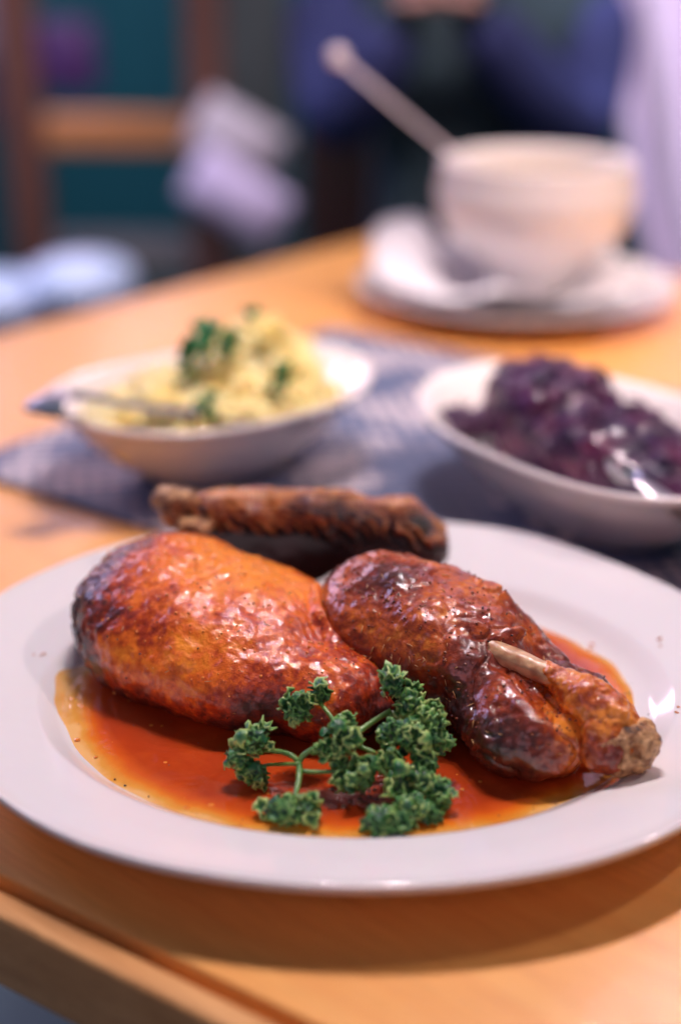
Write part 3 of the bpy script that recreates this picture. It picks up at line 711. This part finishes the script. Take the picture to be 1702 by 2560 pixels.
# spoons
t = NT('steel'); t.set(color=(.50, .47, .50), metal=1.0, rough=.34); t.bump(t.noise(t.co(), 60, 2), .0002); M_STEEL = t.m
t = NT('brushed_spoon'); t.set(color=(.86, .74, .72), metal=.7, rough=.42); M_SPN = t.m
def spoon(name, label, hp, wid, bowlc=None, bl=.03, group=None, m=None):
    m = m or M_STEEL
    root = thing(name, label, 'spoon', group=group, loc=hp[0])
    pts = [Vector(p) for p in hp]; n = 14; cur = []
    for i in range(n):
        u = i/(n-1)*(len(pts)-1); k = min(int(u), len(pts)-2); f_ = u-k; f_ = f_*f_*(3-2*f_) if len(pts) > 2 else f_
        cur.append(pts[k].lerp(pts[k+1], u-k))
    for _ in range(2): cur = [cur[0]]+[(cur[i-1]+cur[i]*2+cur[i+1])/4 for i in range(1, n-1)]+[cur[-1]]
    rr = [(wid*(.55+.9*(1-i/(n-1))**2)*(1 if i else .75)/2, .0011) for i in range(n)]
    o = tube('handle', cur, rr, m, None, 12); re(o, root)
    e = cur[-1]; d = (cur[-1]-cur[-3]).normalized(); side = d.cross(Vector((0, 0, 1))).normalized(); up = side.cross(d)
    rings = []
    for (s, dz) in ((0.02, -.006), (.4, -.0052), (.75, -.003), (1, 0), (1.03, .0006), (1.0, -.0012), (.7, -.0045), (.02, -.0075)):
        rings.append([e+d*(bl*.95)+d*bl*s*math.cos(g)+side*bl*.62*s*math.sin(g)+up*dz for g in [2*math.pi*j/28 for j in range(28)]])
    v, f = loft(rings, True, True, True); o = link('spoon_bowl', mesh('spoon_bowl', v, f), M_STEEL); re(o, root)
    return root
spoon('serving_spoon', 'steel spoon resting on the left rim of the potato bowl', [at(95, 955, .185), at(125, 908, .195), at(200, 910, .205), at(330, 940, .215), at(480, 948, .225)], .020)
spoon('serving_spoon', 'steel spoon hanging over the near rim of the cabbage bowl', [at(1720, 1310, .07), at(1610, 1212, .09), at(1545, 1160, .103), at(1495, 1122, .114), at(1470, 1105, .119)], .017, None, .010)
spoon('soup_spoon', 'long steel spoon leaning out of the soup cup to the left', [at(778, 130, .66), at(900, 235, .655), at(1030, 345, .65), at(1120, 420, .645)], .022, m=M_SPN)

# ------------------------------------------------------------------ soup cup, saucer, napkin
CX, CY = .148, .640
lathe('saucer', [(0, .006), (.05, .006), (.07, .008), (.095, .014), (.127, .022), (.1285, .0225), (.129, .0212), (.112, .0148), (.09, .0085), (.07, .004), (.068, .0), (.060, .0), (.058, .002), (0, .002)], M_CUP, n=96, loc=(.136, .645, 0))
tag(bpy.data.objects['saucer'], 'wide white saucer under the soup cup at the back of the table', 'saucer')
cup = thing('soup_cup', 'large rounded white soup cup standing on the saucer at the back', 'cup', loc=(CX, CY, .02))
o = lathe('cup_body', [(0, .012), (.03, .014), (.045, .024), (.062, .040), (.072, .060), (.0735, .078), (.0700, .092), (.0705, .0975), (.0735, .1000), (.0765, .0985), (.0750, .094), (.0785, .082), (.0790, .070), (.0745, .052), (.064, .036), (.048, .021), (.036, .0120), (.032, .0060), (.036, 0), (.030, -.0), (.028, .003), (0, .003)], M_CUP, None, 96); o.parent = cup
M_SOUP = plain('soup', (.40, .30, .18), .25, .2, 30)
o = lathe('soup', [(0, .082), (.05, .082), (.0728, .0820), (.0728, .080), (0, .080)], M_SOUP, None, 64); o.parent = cup
bd = bpy.data.objects.get('soup_spoon')
hp_ = at(778, 130, .66); v, f = uv_sphere(tuple(hp_), .0075, 12); o = link('handle_tip', mesh('handle_tip', v, f), M_SPN); re(o, bd)
# crumpled napkin on the saucer
M_NAP = plain('paper_napkin', (.80, .78, .80), .85, .04, 12)
V, F = [], []; N_ = 44
for i in range(N_+1):
    for j in range(N_+1):
        x = -.108+.20*i/N_; y = -.095+.19*j/N_; P_ = np.array([[x, y, .3]])
        x2 = x+.006*float(vnoise(P_*30, 3)[0]); y2 = y+.006*float(vnoise(P_*30, 4)[0])
        rr = math.hypot(x2-.020, y2+.005)
        if math.hypot(x2, y2) > .112: s_ = .112/math.hypot(x2, y2); x2 *= s_; y2 *= s_
        z = .010+.0105*(math.hypot(x2, y2)/.11)**2+max(0, min(1, (rr-.040)/.04))*(.011+.011*float(fbm(P_, 22, 3, 5)[0]))
        z += .040*math.exp(-((x+.078)**2/.0007+(y-.02)**2/.0012))+.016*math.exp(-((x-.075)**2/.0006+(y-.05)**2/.0012))
        V.append((x2, y2, z))
for i in range(N_):
    for j in range(N_): a = i*(N_+1)+j; F.append((a, a+N_+1, a+N_+2, a+1))
o = link('napkin', mesh('napkin', V, F), M_NAP); o.location = (.128, .645, .003); md = o.modifiers.new('s', 'SOLIDIFY'); md.thickness = .0008
tag(o, 'crumpled white paper napkin on the saucer around the foot of the cup', 'napkin')

# ------------------------------------------------------------------ blurred room behind
def zbox(nm, m, a, b, parent, bv=.008): return box(nm, m, a, b, parent, bv)
M_SEAT = plain('dark_seat', (.03, .05, .05), .7)
ch = thing('wooden_chair', 'brown wooden chair with an orange lit back rail, behind the table on the left', 'chair', loc=(0, 0, 0))
pA = at(40, 100, 2.2); pB = at(470, 100, 2.2); rl = at(230, 300, 2.2)
zbox('back_post', M_CHAIR, (pA.x-.035, 2.18, -.75), (pA.x+.035, 2.225, .30), ch); zbox('back_post', M_CHAIR, (pB.x-.035, 2.18, -.75), (pB.x+.035, 2.225, .30), ch)
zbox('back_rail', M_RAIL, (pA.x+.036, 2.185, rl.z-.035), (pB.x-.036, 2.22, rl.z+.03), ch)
sz = -.33; zbox('seat', M_SEAT, (pA.x-.03, 2.23, sz-.03), (pB.x+.03, 2.6, sz), ch)
zbox('leg', M_CHAIR, (pA.x-.03, 2.55, -.75), (pA.x+.01, 2.59, sz-.031), ch); zbox('leg', M_CHAIR, (pB.x-.01, 2.55, -.75), (pB.x+.03, 2.59, sz-.031), ch)
M_GREY = plain('grey_green_paint', (.10, .12, .12), .7, .15)
q = at(590, 200, 2.75); o = zbox('pillar', M_GREY, (q.x-.085, 2.72, -.75), (q.x+.07, 2.85, 1.6), None); tag(o, 'grey green square pillar behind the chair', 'pillar')
M_LIL = plain('lilac_fabric', (.72, .62, .88), .8, .1, 10, .002, 30); M_PALE = plain('pale_grey_fabric', (.55, .50, .55), .8, .12, 10, .002, 30)
def cushion(nm, c, r, rot, m, label, group=None):
    bm = bmesh.new(); bmesh.ops.create_cube(bm, size=2); bmesh.ops.subdivide_edges(bm, edges=list(bm.edges), cuts=7, use_grid_fill=True)
    for v in bm.verts:
        x, y, z = v.co; k = max(0, (1-abs(x)**3))*max(0, (1-abs(z)**3)); v.co = Vector((x, y*(.25+.75*k), z))
        v.co.x *= r[0]*(1-.05*abs(z)); v.co.y *= r[1]; v.co.z *= r[2]
    bm.transform(Matrix.Translation(c) @ Matrix.Rotation(R(rot), 4, 'Y')); me = bpy.data.meshes.new(nm); bm.to_mesh(me); bm.free()
    o = link(nm, me, m); tag(o, label, 'cushion', group); return o
cushion('cushion', at(545, 455, 2.05), (.095, .035, .052), 33, M_LIL, 'lilac cushion lying tilted below the grey one, behind the table')
cushion('cushion', at(545, 325, 2.15), (.085, .035, .055), 30, M_PALE, 'pale grey cushion leaning on the chair post, above the lilac one')
M_BLUE = plain('blue_white_vinyl', (.62, .68, .95), .3, .1, 6)
for (px, py, lb) in ((190, 650, 'pale blue padded round stool nearest the table edge on the left'), (-12, 690, 'pale blue padded round stool cut off by the left picture edge')):
    c = at(px, py, 1.55); st = thing('stool', lb, 'stool', 'round padded stools by the table', loc=(c.x, c.y, -.75))
    o = lathe('seat', [(0, -.03), (.055, -.03), (.075, -.02), (.08, 0), (.074, .022), (.05, .034), (0, .037)], M_BLUE, None, 40, None, (0, 0, c.z+.75)); o.parent = st
    o = lathe('post', [(0, .01), (.02, .01), (.02, c.z+.72), (0, c.z+.72)], M_STEEL, None, 20); o.parent = st
    o = lathe('foot_plate', [(0, 0), (.14, 0), (.13, .012), (.03, .02), (0, .02)], M_STEEL, None, 40); o.parent = st
c = at(150, 130, 2.6); M_PUR = plain('purple_glass', (.16, .06, .26), .5)
o = cushion('cushion', c, (.07, .03, .07), 0, M_PUR, 'small dim purple cushion in the dark behind the chair rail')
# pale curtain at the left edge and one at the right
M_CUR2 = plain('dusty_pink_curtain', (.42, .34, .46), .85, .15, 4)
V, F = [], []; xl = at(48, 60, 2.7).x
for i in range(41):
    for j in range(9):
        V.append((xl-.45+.45*i/40, 2.7+.025*math.sin(i*.9), -.12+1.6*j/8))
for i in range(40):
    for j in range(8): a = i*9+j; F.append((a, a+9, a+10, a+1))
o = link('curtain', mesh('curtain', V, F), M_CUR2); md = o.modifiers.new('s', 'SOLIDIFY'); md.thickness = .004
tag(o, 'dusty pink curtain at the upper left picture edge behind the chair post', 'curtain')
M_CUR = plain('pale_lilac_curtain', (.80, .72, .90), .85, .1, 4)
V, F = [], []; x0 = at(1440, 100, 1.6).x; NX, NZ = 90, 24
for i in range(NX+1):
    for j in range(NZ+1):
        z = -.60+2.2*j/NZ; u = i/NX
        V.append((x0+.015+.55*u-.06*max(0, min(1, (z-.0)/.25))*(1-u)+.07*(1-u)*max(0, min(1, (-.03-z)/.2)), 1.60+.030*math.sin(u*46)+.012*math.sin(u*21+z), z))
for i in range(NX):
    for j in range(NZ): a = i*(NZ+1)+j; F.append((a, a+NZ+1, a+NZ+2, a+1))
o = link('curtain', mesh('curtain', V, F), M_CUR); md = o.modifiers.new('s', 'SOLIDIFY'); md.thickness = .004
tag(o, 'pale lilac curtain hanging in folds behind the cup at the right edge', 'curtain')

# seated person in navy, hands clasped
M_NAVY = plain('navy_cloth', (.022, .030, .12), .85, .25, 14, .003, 40); M_SHIRT = plain('dark_shirt', (.012, .03, .04), .85, .4, 10, .003, 30)
M_SKIN = plain('person_skin', (.62, .36, .32), .5, .06, 10, sss=.1); M_HAIR = plain('hair', (.05, .03, .02), .6)
pe = thing('person', 'person in a navy jacket sitting behind the table with hands clasped', 'person', loc=(.13, 1.45, -.75))
def skinned(name, verts, edges, radii, m, sub=2, root=0):
    me = bpy.data.meshes.new(name); me.from_pydata([tuple(v) for v in verts], edges, []); o = bpy.data.objects.new(name, me); COL.objects.link(o)
    o.modifiers.new('skin', 'SKIN'); sd = o.modifiers.new('sub', 'SUBSURF'); sd.levels = sub; sd.render_levels = sub
    lay = me.skin_vertices[0].data if me.skin_vertices else None
    if lay is None:
        bm = bmesh.new(); bm.from_mesh(me); bm.verts.layers.skin.verify(); bm.to_mesh(me); bm.free(); lay = me.skin_vertices[0].data
    for i, r in enumerate(radii): lay[i].radius = (r, r) if not hasattr(r, '__len__') else r
    lay[root].use_root = True
    me.materials.append(m); re(o, pe); return o
YB = 1.50; xc = .155
def P3(px, py, Y): return tuple(at(px, py, Y))
eL, eR = P3(790, 300, 1.36), P3(1325, 330, 1.40); hL, hR = P3(950, -10, 1.30), P3(1065, -10, 1.30)
# body: one continuous mesh - pelvis, spine, neck, head, legs
verts = [(xc, YB, -.30), (xc, YB, -.12), (xc, YB, .08), (xc, YB, .22), (xc, YB-.005, .29), (xc, YB-.02, .35), (xc, YB-.03, .43), (xc, YB-.02, .50),
         (xc-.17, YB, .20), (xc+.17, YB, .20), (eL[0]-.01, eL[1]+.02, eL[2]), (eR[0]+.01, eR[1]+.02, eR[2]), hL, hR,
         (xc-.10, YB, -.30), (xc+.10, YB, -.30), (xc-.11, YB-.28, -.28), (xc+.11, YB-.28, -.28), (xc-.11, YB-.27, -.70), (xc+.11, YB-.27, -.70), (xc-.11, YB-.40, -.72), (xc+.11, YB-.40, -.72)]
edges = [(0, 1), (1, 2), (2, 3), (3, 4), (4, 5), (5, 6), (6, 7), (3, 8), (3, 9), (8, 10), (9, 11), (10, 12), (11, 13), (0, 14), (0, 15), (14, 16), (15, 17), (16, 18), (17, 19), (18, 20), (19, 21)]
rad = [.12, .12, .13, .12, .055, .06, .085, .07, .06, .06, .042, .042, .026, .026, .09, .09, .07, .07, .045, .045, .03, .03]
skinned('body', verts, edges, rad, M_SHIRT)
skinned('jacket_sleeve', [(xc-.17, YB, .22), (eL[0]-.01, eL[1]+.02, eL[2]), ((eL[0]+hL[0])/2, (eL[1]+hL[1])/2, (eL[2]+hL[2])/2), (hL[0]-.012, hL[1]+.01, hL[2]-.02)], [(0, 1), (1, 2), (2, 3)], [.075, .058, .048, .038], M_NAVY)
skinned('jacket_sleeve', [(xc+.17, YB, .22), (eR[0]+.01, eR[1]+.02, eR[2]), ((eR[0]+hR[0])/2, (eR[1]+hR[1])/2, (eR[2]+hR[2])/2), (hR[0]+.012, hR[1]+.01, hR[2]-.02)], [(0, 1), (1, 2), (2, 3)], [.075, .058, .048, .038], M_NAVY)
for s, h_ in ((1, hL), (-1, hR)):
    hv = [Vector(h_), Vector(h_)+Vector((.030*s, -.012, .022))]; ed = [(0, 1)]; rd = [.024, .028]
    for k in range(4):
        b0 = len(hv); off = Vector((.010*s, -.030+.004*k, .030-.017*k))
        hv += [hv[1]+off, hv[1]+off+Vector((.024*s, -.006, -.004)), hv[1]+off+Vector((.040*s, .010, -.010+.003*(k % 2)))]
        ed += [(1, b0), (b0, b0+1), (b0+1, b0+2)]; rd += [.0095, .0088, .0080]
    b0 = len(hv); hv += [hv[1]+Vector((-.002*s, -.030, .030)), hv[1]+Vector((.016*s, -.036, .046))]; ed += [(1, b0), (b0, b0+1)]; rd += [.011, .0095]
    skinned('hand', hv, ed, rd, M_SKIN, 2, 1)
def f_head(P):
    c = np.array([xc, YB-.03, .45]); d = ell(P, c, (.072, .092, .105)); d = smin(d, ell(P, c+[0, -.020, -.065], (.05, .06, .05)), .03)
    d = smin(d, cap(P, c+[0, -.088, .005], c+[0, -.108, -.025], .010, .013), .012)
    d = smin(d, cap(P, c+[-.02, -.082, -.062], c+[.02, -.082, -.062], .008, .008), .008)
    d = smin(d, ell(P, c+[.073, .005, -.01], (.01, .02, .03)), .006); d = smin(d, ell(P, c+[-.073, .005, -.01], (.01, .02, .03)), .006)
    for s in (-1, 1): d = smax(d, -ell(P, c+[.030*s, -.098, .012], (.018, .014, .010)), .008)
    return smin(d, cap(P, c+[0, .02, -.08], c+[0, .03, -.17], .055, .06), .02)
o = sdf_obj('head', f_head, (xc-.1, YB-.17, .24), (xc+.1, YB+.1, .58), .005, M_SKIN); re(o, pe)
def f_hair(P):
    c = np.array([xc, YB-.02, .465]); d = ell(P, c, (.082, .098, .110)); return smax(d, -(P[:, 1]-(YB-.075)-(.0))*1.0-(P[:, 2]-.50)*.8, .01)
o = sdf_obj('hair', f_hair, (xc-.11, YB-.15, .33), (xc+.11, YB+.12, .60), .006, M_HAIR, None, lambda V, N: .004*fbm(V, 60, 3, 2)); re(o, pe)
ch2 = thing('wooden_chair', 'dark chair under the person in the navy jacket', 'chair', loc=(0, 0, 0))
zbox('seat', M_CHAIR, (xc-.22, YB-.24, -.44), (xc+.22, YB+.2, -.41), ch2); zbox('backrest', M_CHAIR, (xc-.22, YB+.205, -.409), (xc+.22, YB+.235, .10), ch2)
for sx in (-1, 1):
    for yy in (-.2, .16): zbox('leg', M_CHAIR, (xc+.19*sx-.02, YB+yy-.02, -.75), (xc+.19*sx+.02, YB+yy+.02, -.441), ch2)
